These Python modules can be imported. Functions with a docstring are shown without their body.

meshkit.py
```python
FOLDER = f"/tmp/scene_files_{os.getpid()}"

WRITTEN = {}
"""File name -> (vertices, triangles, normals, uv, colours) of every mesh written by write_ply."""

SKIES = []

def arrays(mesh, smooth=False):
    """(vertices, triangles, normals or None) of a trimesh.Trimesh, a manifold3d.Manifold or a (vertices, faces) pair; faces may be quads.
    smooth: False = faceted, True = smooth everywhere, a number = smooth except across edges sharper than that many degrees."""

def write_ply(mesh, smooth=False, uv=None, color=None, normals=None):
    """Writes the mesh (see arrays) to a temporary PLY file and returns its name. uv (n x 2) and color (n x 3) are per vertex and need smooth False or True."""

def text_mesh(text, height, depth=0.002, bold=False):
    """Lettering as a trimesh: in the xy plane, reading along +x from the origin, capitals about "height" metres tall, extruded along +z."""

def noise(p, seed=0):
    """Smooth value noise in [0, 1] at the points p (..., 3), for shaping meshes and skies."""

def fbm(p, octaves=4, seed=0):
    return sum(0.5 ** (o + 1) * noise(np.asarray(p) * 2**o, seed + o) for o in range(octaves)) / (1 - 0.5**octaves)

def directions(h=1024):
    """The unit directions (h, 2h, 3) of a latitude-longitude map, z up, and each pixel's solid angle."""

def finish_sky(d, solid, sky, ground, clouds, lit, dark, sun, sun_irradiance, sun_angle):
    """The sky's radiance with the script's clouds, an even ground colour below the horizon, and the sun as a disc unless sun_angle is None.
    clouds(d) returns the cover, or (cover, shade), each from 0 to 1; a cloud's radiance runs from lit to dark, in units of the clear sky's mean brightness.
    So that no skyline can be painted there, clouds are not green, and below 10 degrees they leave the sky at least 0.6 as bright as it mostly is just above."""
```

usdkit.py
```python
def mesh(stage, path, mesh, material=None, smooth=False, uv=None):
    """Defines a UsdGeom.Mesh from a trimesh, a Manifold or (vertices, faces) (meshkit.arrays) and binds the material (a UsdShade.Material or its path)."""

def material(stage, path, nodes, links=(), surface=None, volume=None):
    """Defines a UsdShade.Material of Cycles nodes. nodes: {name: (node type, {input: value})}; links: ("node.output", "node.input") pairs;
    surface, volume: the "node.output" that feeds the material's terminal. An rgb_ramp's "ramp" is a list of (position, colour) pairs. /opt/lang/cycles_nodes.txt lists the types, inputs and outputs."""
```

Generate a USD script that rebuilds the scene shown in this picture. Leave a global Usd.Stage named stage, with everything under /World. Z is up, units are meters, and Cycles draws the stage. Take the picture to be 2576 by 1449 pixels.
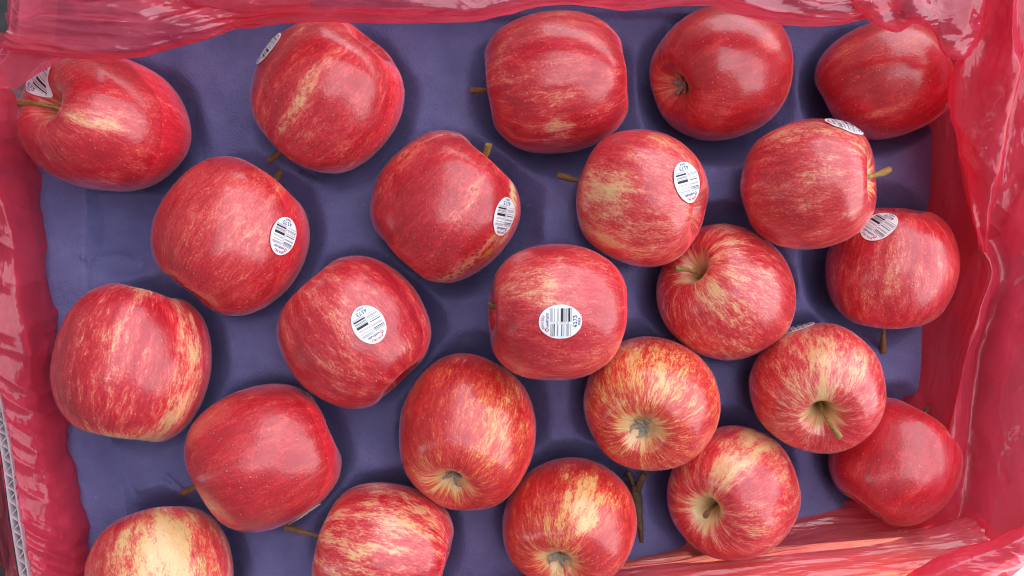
import math, random
import numpy as np, trimesh, usdkit, meshkit
from scipy.interpolate import PchipInterpolator, CubicSpline
from pxr import Gf, Sdf, Usd, UsdGeom, UsdLux, UsdShade, Vt

stage = Usd.Stage.CreateInMemory()
UsdGeom.SetStageUpAxis(stage, "Z"); UsdGeom.SetStageMetersPerUnit(stage, 1.0)
UsdGeom.Xform.Define(stage, "/World"); UsdGeom.Scope.Define(stage, "/World/Looks")
stage.SetDefaultPrim(stage.GetPrimAtPath("/World"))
F3, FL = Sdf.ValueTypeNames.Float3Array, Sdf.ValueTypeNames.FloatArray

# ------------------------------------------------------------------ camera, sky, sun, exposure
CAM_H, TANH = 0.44, 0.60                       # straight above the tray, half the picture's width at one metre
cam = UsdGeom.Camera.Define(stage, "/World/camera")
cam.AddTranslateOp().Set(Gf.Vec3d(0, 0, CAM_H))
cam.CreateHorizontalApertureAttr(36.0); cam.CreateVerticalApertureAttr(20.25)
cam.CreateFocalLengthAttr(18.0 / TANH); cam.CreateClippingRangeAttr(Gf.Vec2f(0.01, 200))
cam.CreateExposureAttr(EXPOSURE := 2.15)
SUN_AZ, SUN_EL = math.atan2(-0.13, -1.0), math.radians(62)      # sun on the picture's left
sun_to = np.array([math.cos(SUN_AZ) * math.cos(SUN_EL), math.sin(SUN_AZ) * math.cos(SUN_EL), math.sin(SUN_EL)])
sun = UsdLux.DistantLight.Define(stage, "/World/sun")
sun.CreateIntensityAttr(1.25); sun.CreateAngleAttr(0.5); sun.CreateNormalizeAttr(True); sun.CreateColorAttr(Gf.Vec3f(1, 0.86, 0.64))
sun.AddTransformOp().Set(Gf.Matrix4d().SetLookAt(Gf.Vec3d(*map(float, sun_to)), Gf.Vec3d(0, 0, 0), Gf.Vec3d(0, 0, 1)).GetInverse())
usdkit.material(stage, "/World/Looks/sky", {
    "sky": ("sky_texture", {"sky_type": "single_scattering", "sun_disc": False, "sun_elevation": SUN_EL, "sun_rotation": math.atan2(sun_to[0], sun_to[1])}),
    "at": ("texture_coordinate", {}),
    "n": ("noise_texture", {"scale": 2.2, "detail": 6.0, "roughness": 0.55}),
    "r": ("rgb_ramp", {"ramp": [(0.30, (0.35, 0.35, 0.35)), (0.62, (0.95, 0.95, 0.95))]}),
    "m": ("mix", {"color2": (7.0, 7.0, 7.2)}),
    "bg": ("background_shader", {"strength": 0.10})},
    [("at.generated", "n.vector"), ("n.fac", "r.fac"), ("r.color", "m.fac"), ("sky.color", "m.color1"), ("m.color", "bg.color")], surface="bg.background")
dome = UsdLux.DomeLight.Define(stage, "/World/sky")
dome.CreateIntensityAttr(1.0)
UsdShade.MaterialBindingAPI.Apply(dome.GetPrim()).Bind(UsdShade.Material.Get(stage, "/World/Looks/sky"))
dome.GetPrim().SetCustomDataByKey("kind", "structure")

# ------------------------------------------------------------------ helpers
def sm(a, b, x):
    t = np.clip((np.asarray(x, float) - a) / (b - a), 0, 1); return t * t * (3 - 2 * t)
def at(px, py, z):
    """The point at height z on the line of sight of a place in the 2576 x 1449 copy of the photograph."""
    k = TANH * (CAM_H - z) / 1288.0
    return np.array([(px - 1288) * k, (724.5 - py) * k, z])
def to_px(p):
    k = 1288.0 / (TANH * (CAM_H - p[..., 2])); return np.stack([1288 + p[..., 0] * k, 724.5 - p[..., 1] * k], -1)
used = {}
def numbered(path):
    used[path] = used.get(path, -1) + 1
    return path if used[path] == 0 else f"{path}_{used[path]:03d}"
def tag(prim, label=None, cat=None, group=None, kind=None):
    for k, v in (("label", label), ("category", cat), ("group", group), ("kind", kind)):
        if v: prim.SetCustomDataByKey(k, v)
    return prim
def thing(name, label, cat, loc=(0, 0, 0), group=None):
    x = UsdGeom.Xform.Define(stage, numbered("/World/" + name)); x.AddTranslateOp().Set(Gf.Vec3d(*map(float, loc)))
    return tag(x.GetPrim(), label, cat, group)
def obj(name, mesh, mat, parent=None, smooth=False, vars=None, label=None, kind=None):
    m = usdkit.mesh(stage, numbered((str(parent.GetPath()) if parent else "/World") + "/" + name), mesh, mat, smooth=smooth)
    for k, v in (vars or {}).items():
        v = np.asarray(v, np.float32)
        if v.ndim == 2: UsdGeom.PrimvarsAPI(m).CreatePrimvar(k, F3, "vertex").Set(Vt.Vec3fArray.FromNumpy(v))
        else: UsdGeom.PrimvarsAPI(m).CreatePrimvar(k, FL, "vertex").Set(Vt.FloatArray.FromNumpy(v))
    return tag(m.GetPrim(), label, kind=kind)
def grid_faces(nv, nu, wrap=False):
    i, j = np.meshgrid(np.arange(nv - 1), np.arange(nu if wrap else nu - 1), indexing="ij"); k = (j + 1) % nu
    return np.stack([i * nu + j, i * nu + k, (i + 1) * nu + k, (i + 1) * nu + j], -1).reshape(-1, 4)
def tube(path, radii, sides=14, flat=1.0):
    """A closed tapered tube through points, optionally flattened."""
    p = np.asarray(path, float); n = 22
    s = np.linspace(0, 1, len(p)); u = np.linspace(0, 1, n)
    c = CubicSpline(s, p)(u) if len(p) > 2 else p[0] + u[:, None] * (p[-1] - p[0]); r = PchipInterpolator(np.linspace(0, 1, len(radii)), radii)(u)
    t = np.gradient(c, axis=0); t /= np.linalg.norm(t, axis=1, keepdims=True)
    a = np.cross(t, [0.05, 0.03, 1.0]); a /= np.linalg.norm(a, axis=1, keepdims=True) + 1e-9; b = np.cross(t, a)
    g = np.arange(sides) * 2 * np.pi / sides
    v = c[:, None] + r[:, None, None] * (np.cos(g)[None, :, None] * a[:, None] + flat * np.sin(g)[None, :, None] * b[:, None])
    v = v * 1.0; f = grid_faces(n, sides, True); f = np.vstack([f[:, [0, 1, 2]], f[:, [0, 2, 3]]]); V = np.vstack([v.reshape(-1, 3), c[:1], c[-1:]])
    j = np.arange(sides); k = (j + 1) % sides; e = (n - 1) * sides
    f = np.vstack([f, np.stack([k, j, np.full(sides, n * sides)], 1), np.stack([e + j, e + k, np.full(sides, n * sides + 1)], 1)])
    return trimesh.Trimesh(V, f[:, ::-1], process=False)

# ------------------------------------------------------------------ the shape of an apple, as a radius in every direction
PROFILE = np.array([(0, .47), (.05, .50), (.10, .60), (.16, .715), (.25, .815), (.40, .875), (.60, .835), (.80, .67), (.94, .40), (1, .05), (.975, -.28),
                    (.885, -.55), (.73, -.775), (.55, -.90), (.39, -.93), (.24, -.86), (.12, -.76), (0, -.725)])
PHI = np.arctan2(PROFILE[:, 0], PROFILE[:, 1]); RAD = PchipInterpolator(PHI, np.hypot(PROFILE[:, 0], PROFILE[:, 1]))
def apple_radius(d, seed, lobes):
    """d: unit directions in the apple's own frame, its stem along +z."""
    phi, th = np.arccos(np.clip(d[..., 2], -1, 1)), np.arctan2(d[..., 1], d[..., 0]); rng = np.random.default_rng(seed)
    a = rng.uniform(0, 6.28, 6)
    side = np.sin(phi) ** 1
    r = RAD(phi) * (1 + lobes * np.cos(5 * th + a[0]) * sm(1.6, 2.5, phi) * side + 0.5 * lobes * np.cos(5 * th + a[0]) * sm(1.2, .5, phi) * side
                    + 0.018 * np.cos(2 * th + a[1]) * side + 0.020 * np.cos(th + a[2]) * side * np.cos(phi) + 0.012 * np.cos(3 * th + a[3]) * side)
    if seed in (1, 11, 18): r = r * (1 - (.24 if seed == 18 else .12) * sm(.36, .14, phi))
    return r + 0.03 * (meshkit.noise(d * 2.2 + 10 * a[4], seed) - .5) * side
NT, NP = 144, 96
_u = np.linspace(0, 1, NP); PH = np.interp(_u, [0, .2, .8, 1], [0, .42, 2.75, np.pi]); TH = np.arange(NT) * 2 * np.pi / NT
DIRS = np.stack([np.sin(PH)[:, None] * np.cos(TH), np.sin(PH)[:, None] * np.sin(TH), np.cos(PH)[:, None] + 0 * TH], -1)
DIRS = np.vstack([[[0, 0, 1.0]], DIRS[1:-1].reshape(-1, 3), [[0, 0, -1.0]]])
def _faces():
    f = grid_faces(NP - 2, NT, True) + 1; f = np.vstack([f[:, [0, 2, 1]], f[:, [0, 3, 2]]]); j = np.arange(NT); k = (j + 1) % NT; e = 1 + (NP - 3) * NT; z = np.zeros(NT, int)
    return np.vstack([f, np.stack([z, 1 + j, 1 + k], 1), np.stack([z + len(DIRS) - 1, e + k, e + j], 1)])
FACES = _faces()
def turn(axis, spin):
    """Rotation that takes +z to axis, after a spin about z."""
    z = axis / np.linalg.norm(axis); x = np.cross([0.0, 1, 0] if abs(z[1]) < .9 else [1.0, 0, 0], z); x /= np.linalg.norm(x); y = np.cross(z, x)
    c, s = math.cos(spin), math.sin(spin)
    return np.stack([x, y, z], 1) @ np.array([[c, -s, 0], [s, c, 0], [0, 0, 1.0]])
class Apple: pass
def fit(box, az, el, seed, low, tall=1.0, lobes=0.015):
    """An apple whose outline fills box = (x0, y0, x1, y1), its stem towards az (degrees, picture plane) and el (degrees towards the eye), its lowest point at height low."""
    o = Apple(); o.seed, o.lobes, o.box = seed, lobes, box
    c = np.array([(box[0] + box[2]) / 2, (box[1] + box[3]) / 2]); p = at(*c, .035)
    view = np.array([0, 0, CAM_H]) - p; view /= np.linalg.norm(view)
    az, el = math.radians(az), math.radians(el)
    axis = np.array([math.cos(az) * math.cos(el), math.sin(az) * math.cos(el), math.sin(el)])
    v = np.cross([0, 0, 1.0], view); k = view[2]; K = np.array([[0, -v[2], v[1]], [v[2], 0, -v[0]], [-v[1], v[0], 0]])
    axis = (np.eye(3) + K + K @ K / (1 + k)) @ axis
    o.R = turn(axis, seed * 1.7); o.axis = axis
    shape = DIRS * apple_radius(DIRS, seed, lobes)[:, None] * [1, 1, tall]
    W = shape @ o.R.T; S = np.array([.035, .035, .035])
    for _ in range(14):
        V = W * S; zc = low - V[:, 2].min(); p = np.array([p[0], p[1], zc]); q = to_px(V + p); b0, b1 = q.min(0), q.max(0)
        want = np.array([box[2] - box[0], box[3] - box[1]]); S[:2] *= want / (b1 - b0); S[2] = math.sqrt(S[0] * S[1])
        kk = TANH * (CAM_H - zc) / 1288; d = c - (b0 + b1) / 2; p[0] += d[0] * kk; p[1] -= d[1] * kk
    V = W * S; o.c = np.array([p[0], p[1], low - V[:, 2].min()]); o.S, o.tall, o.V, o.shape = S, tall, V, shape; o.r = float(S.mean()); o.low = low
    o.top = o.c[2] + V[:, 2].max()
    return o
def surface(o, d):
    """Points (relative to the centre) on the apple in the world directions d, with outward normals by differences."""
    l = (d / o.S) @ o.R; l = l / [1, 1, o.tall]; l /= np.linalg.norm(l, axis=-1, keepdims=True)
    return ((l * apple_radius(l, o.seed, o.lobes)[..., None] * [1, 1, o.tall]) @ o.R.T) * o.S

# box, azimuth, elevation, seed, height of its lowest point
SPEC = [
    dict(box=(40, 128, 482, 482), az=160, el=33, seed=1, low=0.002),
    dict(box=(628, 42, 1018, 437), az=232, el=-12, seed=2, low=0),
    dict(box=(1218, 25, 1581, 387), az=186, el=2, seed=3, low=-0.0008),
    dict(box=(1633, 5, 1996, 355), az=17, el=-42, seed=4, low=0),
    dict(box=(2048, 45, 2410, 352), az=25, el=-4, seed=5, low=0),
    dict(box=(1862, 298, 2205, 628), az=5, el=12, seed=6, low=0.024),
    dict(box=(1449, 325, 1783, 672), az=165, el=-16, seed=7, low=0.0202),
    dict(box=(930, 327, 1310, 713), az=47, el=2, seed=8, low=0),
    dict(box=(377, 392, 780, 795), az=52, el=-8, seed=9, low=0),
    dict(box=(2075, 522, 2415, 828), az=-96, el=-8, seed=10, low=-0.0061),
    dict(box=(1650, 562, 2003, 907), az=141, el=45, seed=11, low=0.0029),
    dict(box=(695, 643, 1085, 1030), az=133, el=-8, seed=12, low=0),
    dict(box=(1228, 613, 1578, 957), az=180, el=10, seed=13, low=0.022),
    dict(box=(125, 712, 533, 1113), az=258, el=-2, seed=14, low=0),
    dict(box=(462, 965, 860, 1340), az=205, el=-4, seed=15, low=0),
    dict(box=(1003, 888, 1349, 1285), az=72, el=-36, seed=16, low=-0.0007),
    dict(box=(1467, 846, 1813, 1185), az=72, el=-62, seed=17, low=0.0065),
    dict(box=(1883, 812, 2230, 1142), az=-80, el=58, seed=18, low=0.0046),
    dict(box=(2083, 1000, 2423, 1325), az=56, el=-8, seed=19, low=-0.0072),
    dict(box=(1677, 1070, 2015, 1410), az=215, el=55, seed=20, low=-0.0068),
    dict(box=(1263, 1150, 1603, 1490), az=74, el=-45, seed=21, low=0),
    dict(box=(783, 1213, 1142, 1575), az=166, el=-6, seed=22, low=0),
    dict(box=(210, 1273, 588, 1650), az=100, el=-12, seed=29, low=0),
]

# ------------------------------------------------------------------ materials
L = "/World/Looks/"
def plain(name, color, rough=.6, amt=.25, scale=40, bump=.0, **kw):
    c = np.array(color)
    return usdkit.material(stage, L + name, {
        "tc": ("texture_coordinate", {}), "n": ("noise_texture", {"scale": scale, "detail": 5.0, "roughness": .6}),
        "r": ("rgb_ramp", {"ramp": [(.25, tuple(c * (1 - amt))), (.75, tuple(np.minimum(c * (1 + amt), .95)))]}),
        "b": ("bump", {"strength": bump, "distance": .0006}),
        "p": ("principled_bsdf", {"roughness": rough, **kw})},
        [("tc.object", "n.vector"), ("n.fac", "r.fac"), ("r.color", "p.base_color"), ("n.fac", "b.height"), ("b.normal", "p.normal")], surface="p.BSDF")
M_STEM = plain("stem_skin", (.20, .095, .035), .6, .5, 700, .5)
M_STEMG = plain("green_stem_skin", (.31, .20, .05), .55, .5, 600, .5)
M_SEPAL = plain("dry_sepal", (.33, .26, .20), .8, .5, 900, .6)
M_PAPER = plain("sticker_paper", (.86, .86, .88), .35, .03, 300)
M_BLUE = plain("blue_ink", (.045, .06, .17), .45, .1, 300)
M_BLACK = plain("black_ink", (.015, .015, .022), .45, .1, 300)
M_RED = plain("red_ink", (.52, .035, .05), .45, .1, 300)
M_CARD = plain("cardboard", (.46, .36, .30), .85, .12, 220, .3)
M_CARDG = plain("pale_cardboard", (.52, .42, .45), .85, .2, 260, .4)
M_TWIG = plain("twig_bark", (.075, .040, .018), .7, .45, 500, .6)
M_GROUND = plain("asphalt", (.035, .037, .04), .9, .4, 90, .6)
M_SLAB = plain("pale_concrete", (.62, .62, .60), .9, .08, 60, .3)
M_WALL = plain("grey_render", (.13, .13, .135), .9, .1, 6)
M_DROP = usdkit.material(stage, L + "water", {"p": ("principled_bsdf", {"base_color": (1, 1, 1), "roughness": .02, "ior": 1.33, "transmission_weight": 1.0})}, surface="p.BSDF")
M_TRAY = usdkit.material(stage, L + "purple_pulp", {
    "tc": ("texture_coordinate", {}), "n": ("noise_texture", {"scale": 34.0, "detail": 7.0, "roughness": .68}),
    "f": ("noise_texture", {"scale": 900.0, "detail": 3.0}), "s": ("voronoi_texture", {"scale": 70.0}),
    "sr": ("rgb_ramp", {"ramp": [(.0, (1, 1, 1)), (.035, (1, 1, 1)), (.05, (0, 0, 0)), (1, (0, 0, 0))]}),
    "r": ("rgb_ramp", {"ramp": [(.25, (.098, .098, .240)), (.5, (.134, .132, .305)), (.76, (.180, .176, .375))]}),
    "sm": ("mix", {"color2": (.32, .28, .42)}), "hf": ("math", {"math_type": "multiply", "value2": .35}),
    "b": ("bump", {"strength": .55, "distance": .0008}), "b2": ("bump", {"strength": .45, "distance": .003}),
    "p": ("principled_bsdf", {"roughness": .72, "specular_ior_level": .35})},
    [("tc.object", "n.vector"), ("tc.object", "f.vector"), ("tc.object", "s.vector"), ("s.distance", "sr.fac"), ("sr.color", "hf.value1"), ("n.fac", "r.fac"), ("r.color", "sm.color1"), ("hf.value", "sm.fac"),
     ("sm.color", "p.base_color"), ("f.fac", "b.height"), ("n.fac", "b2.height"), ("b2.normal", "b.normal"), ("b.normal", "p.normal")], surface="p.BSDF")
def film(name, solid, stretch=(60.0, 170.0, 120.0), tint=(.95, .20, .30), base=(.84, .09, .155), coat=.8, spec=1.0, crumple=1.0):
    """Thin pink polythene: part clear, part milky, glossy and crumpled into small facets along its folds."""
    fine = tuple(2.6 * s for s in stretch)
    return usdkit.material(stage, L + name, {
        "tc": ("texture_coordinate", {}), "mp": ("mapping", {"scale": stretch}), "mf": ("mapping", {"scale": fine}),
        "d": ("noise_texture", {"scale": 1.3, "detail": 2.0}), "dm": ("mix", {"mix_type": "linear_light", "fac": .55}),
        "v": ("voronoi_texture", {"feature": "f1", "scale": .55}), "vf": ("voronoi_texture", {"feature": "f1", "scale": .6}),
        "milk": ("noise_texture", {"scale": 38.0, "detail": 4.0, "roughness": .6}), "mr": ("map_range", {"from_min": .3, "from_max": .7, "to_min": solid - .16, "to_max": solid + .16, "clamp": True}),
        "b": ("bump", {"strength": .75 * crumple, "distance": .0030}), "b2": ("bump", {"strength": .45 * crumple, "distance": .0012}),
        "t": ("transparent_bsdf", {"color": tint}),
        "p": ("principled_bsdf", {"base_color": base, "roughness": .15, "ior": 1.7, "specular_ior_level": spec, "coat_weight": coat, "coat_roughness": .05}),
        "x": ("translucent_bsdf", {"color": base}),
        "m1": ("mix_closure", {"fac": .40}), "m2": ("mix_closure", {"fac": solid})},
        [("tc.object", "mp.vector"), ("mp.vector", "d.vector"), ("mp.vector", "dm.color1"), ("d.color", "dm.color2"), ("dm.color", "v.vector"), ("tc.object", "mf.vector"), ("mf.vector", "vf.vector"), ("tc.object", "milk.vector"), ("milk.fac", "mr.value"), ("mr.result", "m2.fac"),
         ("v.distance", "b.height"), ("vf.distance", "b2.height"), ("b.normal", "b2.normal"),
         ("b2.normal", "p.normal"), ("b2.normal", "p.coat_normal"), ("p.BSDF", "m1.closure1"), ("x.BSDF", "m1.closure2"), ("t.BSDF", "m2.closure1"), ("m1.closure", "m2.closure2")], surface="m2.closure")
M_FILM, M_FILMV, M_FILMC = film("pink_film", .62, base=(.83, .10, .17), coat=1.0), film("pink_film_hanging", .64, (170.0, 60.0, 110.0), base=(.80, .070, .130), coat=.35, spec=.7, crumple=.6), film("clear_pink_film", .5, crumple=.4)
M_FILMN = film("pale_pink_film", .70, (30.0, 300.0, 220.0), (.95, .40, .42), (.83, .155, .215), coat=1.0, crumple=.7)
M_YELLOW = plain("yellow_printed_board", (.78, .55, .12), .7, .08, 120)

def apple_skin(k, a1=.75, a2=.95, a3=.75, dots=.42, halo=0.0, shift=0.0, tone=(1, 1, 1)):
    """Striped red and yellow skin. Ps runs round the stem axis and along each meridian, Pl is the direction from the core."""
    off = (k * 3.1, k * 1.7, k * .9)
    nodes = {"ps": ("attribute", {"attribute": "Ps"}), "pl": ("attribute", {"attribute": "Pl"}), "bl": ("attribute", {"attribute": "blush"}), "cv": ("attribute", {"attribute": "cavity"}),
        "w": ("noise_texture", {"scale": 7.0, "detail": 3.0}), "wm": ("mix", {"mix_type": "linear_light", "fac": .05}),
        "m1": ("mapping", {"scale": (7.0, 7.0, 2.0), "location": off}), "n1": ("noise_texture", {"scale": 1.0, "detail": 3.0, "roughness": .55}),
        "m2": ("mapping", {"scale": (26.0, 26.0, 6.5), "location": off}), "n2": ("noise_texture", {"scale": 1.0, "detail": 4.0, "roughness": .62}),
        "m4": ("mapping", {"scale": (58.0, 58.0, 19.0), "location": off}), "n4": ("noise_texture", {"scale": 1.0, "detail": 3.0, "roughness": .6}), "s4": ("math", {"math_type": "multiply_add", "value2": .85, "value3": -.425}), "u4": ("math", {"math_type": "add"}),
        "m3": ("mapping", {"scale": (3.0, 3.0, 3.0), "location": off}), "n3": ("noise_texture", {"scale": 1.0, "detail": 6.0, "roughness": .6}),
        "s1": ("math", {"math_type": "multiply_add", "value2": a1, "value3": -.5 * a1 + shift}), "s2": ("math", {"math_type": "multiply_add", "value2": a2, "value3": -.5 * a2}),
        "s3": ("math", {"math_type": "multiply_add", "value2": a3, "value3": -.5 * a3}),
        "u1": ("math", {"math_type": "add"}), "u2": ("math", {"math_type": "add"}), "u3": ("math", {"math_type": "add"}),
        "ramp": ("rgb_ramp", {"ramp": [(a, tuple(np.array(c) * (np.array(tone) if a > .2 else 1))) for a, c in [(0, (.82, .56, .26)), (.12, (.82, .47, .22)), (.30, (.80, .28, .165)), (.47, (.74, .125, .100)), (.64, (.66, .040, .046)), (.82, (.57, .015, .027)), (1, (.46, .008, .019))]]}),
        "v": ("voronoi_texture", {"scale": 4.3}), "vs": ("separate_xyz", {}), "vt": ("rgb_ramp", {"ramp": [(0, (1, 1, 1)), (.08, (1, 1, 1)), (.19, (0, 0, 0)), (1, (0, 0, 0))]}),
        "vh": ("rgb_ramp", {"ramp": [(0, (1, 1, 1)), (.26, (1, 1, 1)), (.46, (0, 0, 0)), (1, (0, 0, 0))]}),
        "hh": ("math", {"math_type": "multiply", "value2": halo}), "hm": ("mix", {"color2": (.42, .010, .02)}),
        "vd": ("math", {"math_type": "multiply", "value2": dots}), "vm": ("math", {"math_type": "multiply"}),
        "dm": ("mix", {"color2": (.80, .48, .34)}), "cm": ("mix", {"color2": (.27, .16, .03)}),
        "bn": ("noise_texture", {"scale": 26.0, "detail": 5.0, "roughness": .6}), "b1": ("bump", {"strength": .28, "distance": .0007}), "b2": ("bump", {"strength": .30, "distance": .0008}), "b3": ("bump", {"strength": .5, "distance": .0004}), "bc": ("bump", {"strength": .16, "distance": .0006}),
        "rr": ("rgb_ramp", {"ramp": [(.3, (.28, .28, .28)), (.7, (.46, .46, .46))]}),
        "p": ("principled_bsdf", {"specular_ior_level": .5, "coat_weight": 1.0, "coat_roughness": .09, "sheen_weight": .07, "sheen_roughness": .45, "sheen_tint": (1.0, .82, .82), "subsurface_weight": .06, "subsurface_scale": .004, "subsurface_radius": (1.0, .25, .12)})}
    links = [("pl.vector", "w.vector"), ("ps.vector", "wm.color1"), ("w.color", "wm.color2"), ("wm.color", "m1.vector"), ("wm.color", "m2.vector"), ("pl.vector", "m3.vector"),
        ("m1.vector", "n1.vector"), ("m2.vector", "n2.vector"), ("m3.vector", "n3.vector"), ("n1.fac", "s1.value1"), ("n2.fac", "s2.value1"), ("n3.fac", "s3.value1"),
        ("bl.fac", "u1.value1"), ("s1.value", "u1.value2"), ("u1.value", "u2.value1"), ("s2.value", "u2.value2"), ("u2.value", "u3.value1"), ("s3.value", "u3.value2"), ("wm.color", "m4.vector"), ("m4.vector", "n4.vector"), ("n4.fac", "s4.value1"), ("u3.value", "u4.value1"), ("s4.value", "u4.value2"), ("u4.value", "ramp.fac"),
        ("m3.vector", "v.vector"), ("v.distance", "vt.fac"), ("v.distance", "vh.fac"), ("vh.color", "hh.value1"), ("hh.value", "hm.fac"), ("ramp.color", "hm.color1"), ("v.color", "vs.vector"), ("vs.x", "vm.value1"), ("vt.color", "vd.value1"), ("vd.value", "vm.value2"), ("vm.value", "dm.fac"),
        ("hm.color", "dm.color1"), ("dm.color", "cm.color1"), ("cv.fac", "cm.fac"), ("cm.color", "p.base_color"), ("pl.vector", "bn.vector"),
        ("n2.fac", "b1.height"), ("bn.fac", "b2.height"), ("b1.normal", "b2.normal"), ("vt.color", "b3.height"), ("b2.normal", "b3.normal"), ("b3.normal", "p.normal"), ("bn.fac", "bc.height"), ("bc.normal", "p.coat_normal"), ("n3.fac", "rr.fac"), ("rr.color", "p.roughness")]
    return usdkit.material(stage, L + f"apple_skin_{k:03d}", nodes, links, surface="p.BSDF")

# ------------------------------------------------------------------ ground and what shades the box
def box_mesh(lo, hi):
    lo, hi = np.array(lo, float), np.array(hi, float)
    m = trimesh.creation.box(hi - lo); m.apply_translation((lo + hi) / 2); return m
GZ = -.115
tag(obj("ground", box_mesh((-6, -6, GZ - .05), (6, 6, GZ)), M_GROUND), "dark ground outside the carton", "ground", kind="structure")
tag(obj("pavement", box_mesh((.235, -3, GZ), (3, -.12, GZ + .012)), M_SLAB), "pale sunlit paving beyond the lower right corner of the carton", "paving", kind="structure")
tag(obj("house_wall", box_mesh((-.64, -.2115, GZ), (-.43, 3.0, 4.2)), M_WALL), "grey house wall that keeps the sun off the carton", "wall", kind="structure")
tag(obj("house_wall", box_mesh((-.64, -3.0, GZ), (-.43, -.335, 4.2)), M_WALL), "grey house wall on the near side of the narrow gap that lets the sun in", "wall", kind="structure")
tag(obj("garden_wall", box_mesh((-.9, -.80, GZ), (.75, -.56, 2.2)), M_WALL), "grey wall standing below the near edge of the carton", "wall", kind="structure")

# ------------------------------------------------------------------ carton
RIM_Z, BASE_Z = .048, GZ + .004
rim = [(60, -70), (52, 20), (44, 110), (-25, 200), (-85, 440), (-66, 640), (-42, 800), (-10, 950), (12, 1050), (30, 1150), (50, 1302), (74, 1449), (96, 1600),
       (1500, 1560), (2300, 1482), (2470, 1452), (2560, 1395), (2650, 1000), (2655, 400), (2650, -70)]
RP = np.array([at(*q, RIM_Z)[:2] for q in rim])
carton = thing("carton", "shallow corrugated cardboard carton lined with pink plastic, holding the tray of apples", "carton", (0, 0, BASE_Z))
def wall_strip(pts, t0, t1, z0, z1):
    """An upright strip along a polyline, from t0 to t1 metres outside it."""
    p = np.array(pts); d = np.gradient(p, axis=0); n = np.stack([d[:, 1], -d[:, 0]], 1); n /= np.linalg.norm(n, axis=1, keepdims=True)
    if np.dot(n.mean(0), p.mean(0)) < 0: n = -n
    a, b = p + n * t0, p + n * t1; k = len(p)
    V = np.vstack([np.c_[a, np.full(k, z0)], np.c_[a, np.full(k, z1)], np.c_[b, np.full(k, z1)], np.c_[b, np.full(k, z0)]]); f = []
    for i in range(k - 1):
        for r in range(4): f.append([r * k + i, r * k + i + 1, (r + 1) % 4 * k + i + 1, (r + 1) % 4 * k + i])
    f += [[0, k, 2 * k, 3 * k], [k - 1, 4 * k - 1, 3 * k - 1, 2 * k - 1]]
    m = trimesh.Trimesh(V, [t for q in f for t in ([q[0], q[1], q[2]], [q[0], q[2], q[3]])], process=False); m.fix_normals(); return m
def dense(pts, n): 
    p = np.array(pts); s = np.r_[0, np.cumsum(np.linalg.norm(np.diff(p, axis=0), axis=1))]; u = np.linspace(0, s[-1], n); return np.stack([np.interp(u, s, p[:, 0]), np.interp(u, s, p[:, 1])], 1)
dz = lambda m: m.apply_translation((0, 0, -BASE_Z))
for nm, i0, i1 in (("back_panel", 19, 21), ("right_panel", 16, 20), ("front_panel", 12, 17)):
    pts = [RP[i % len(RP)] for i in range(i0, i1)]
    obj(nm, dz(wall_strip(dense(pts, 12), .0003, .0045, BASE_Z, RIM_Z)), M_CARD, carton)
_in = [at(*q) for q in [(1640, 1448, .031), (1850, 1424, .033), (2050, 1403, .036), (2310, 1393, .040)]]; _out = [at(*q) for q in [(1640, 1530, .049), (1850, 1505, .049), (2050, 1488, .049), (2310, 1468, .049)]]
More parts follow.
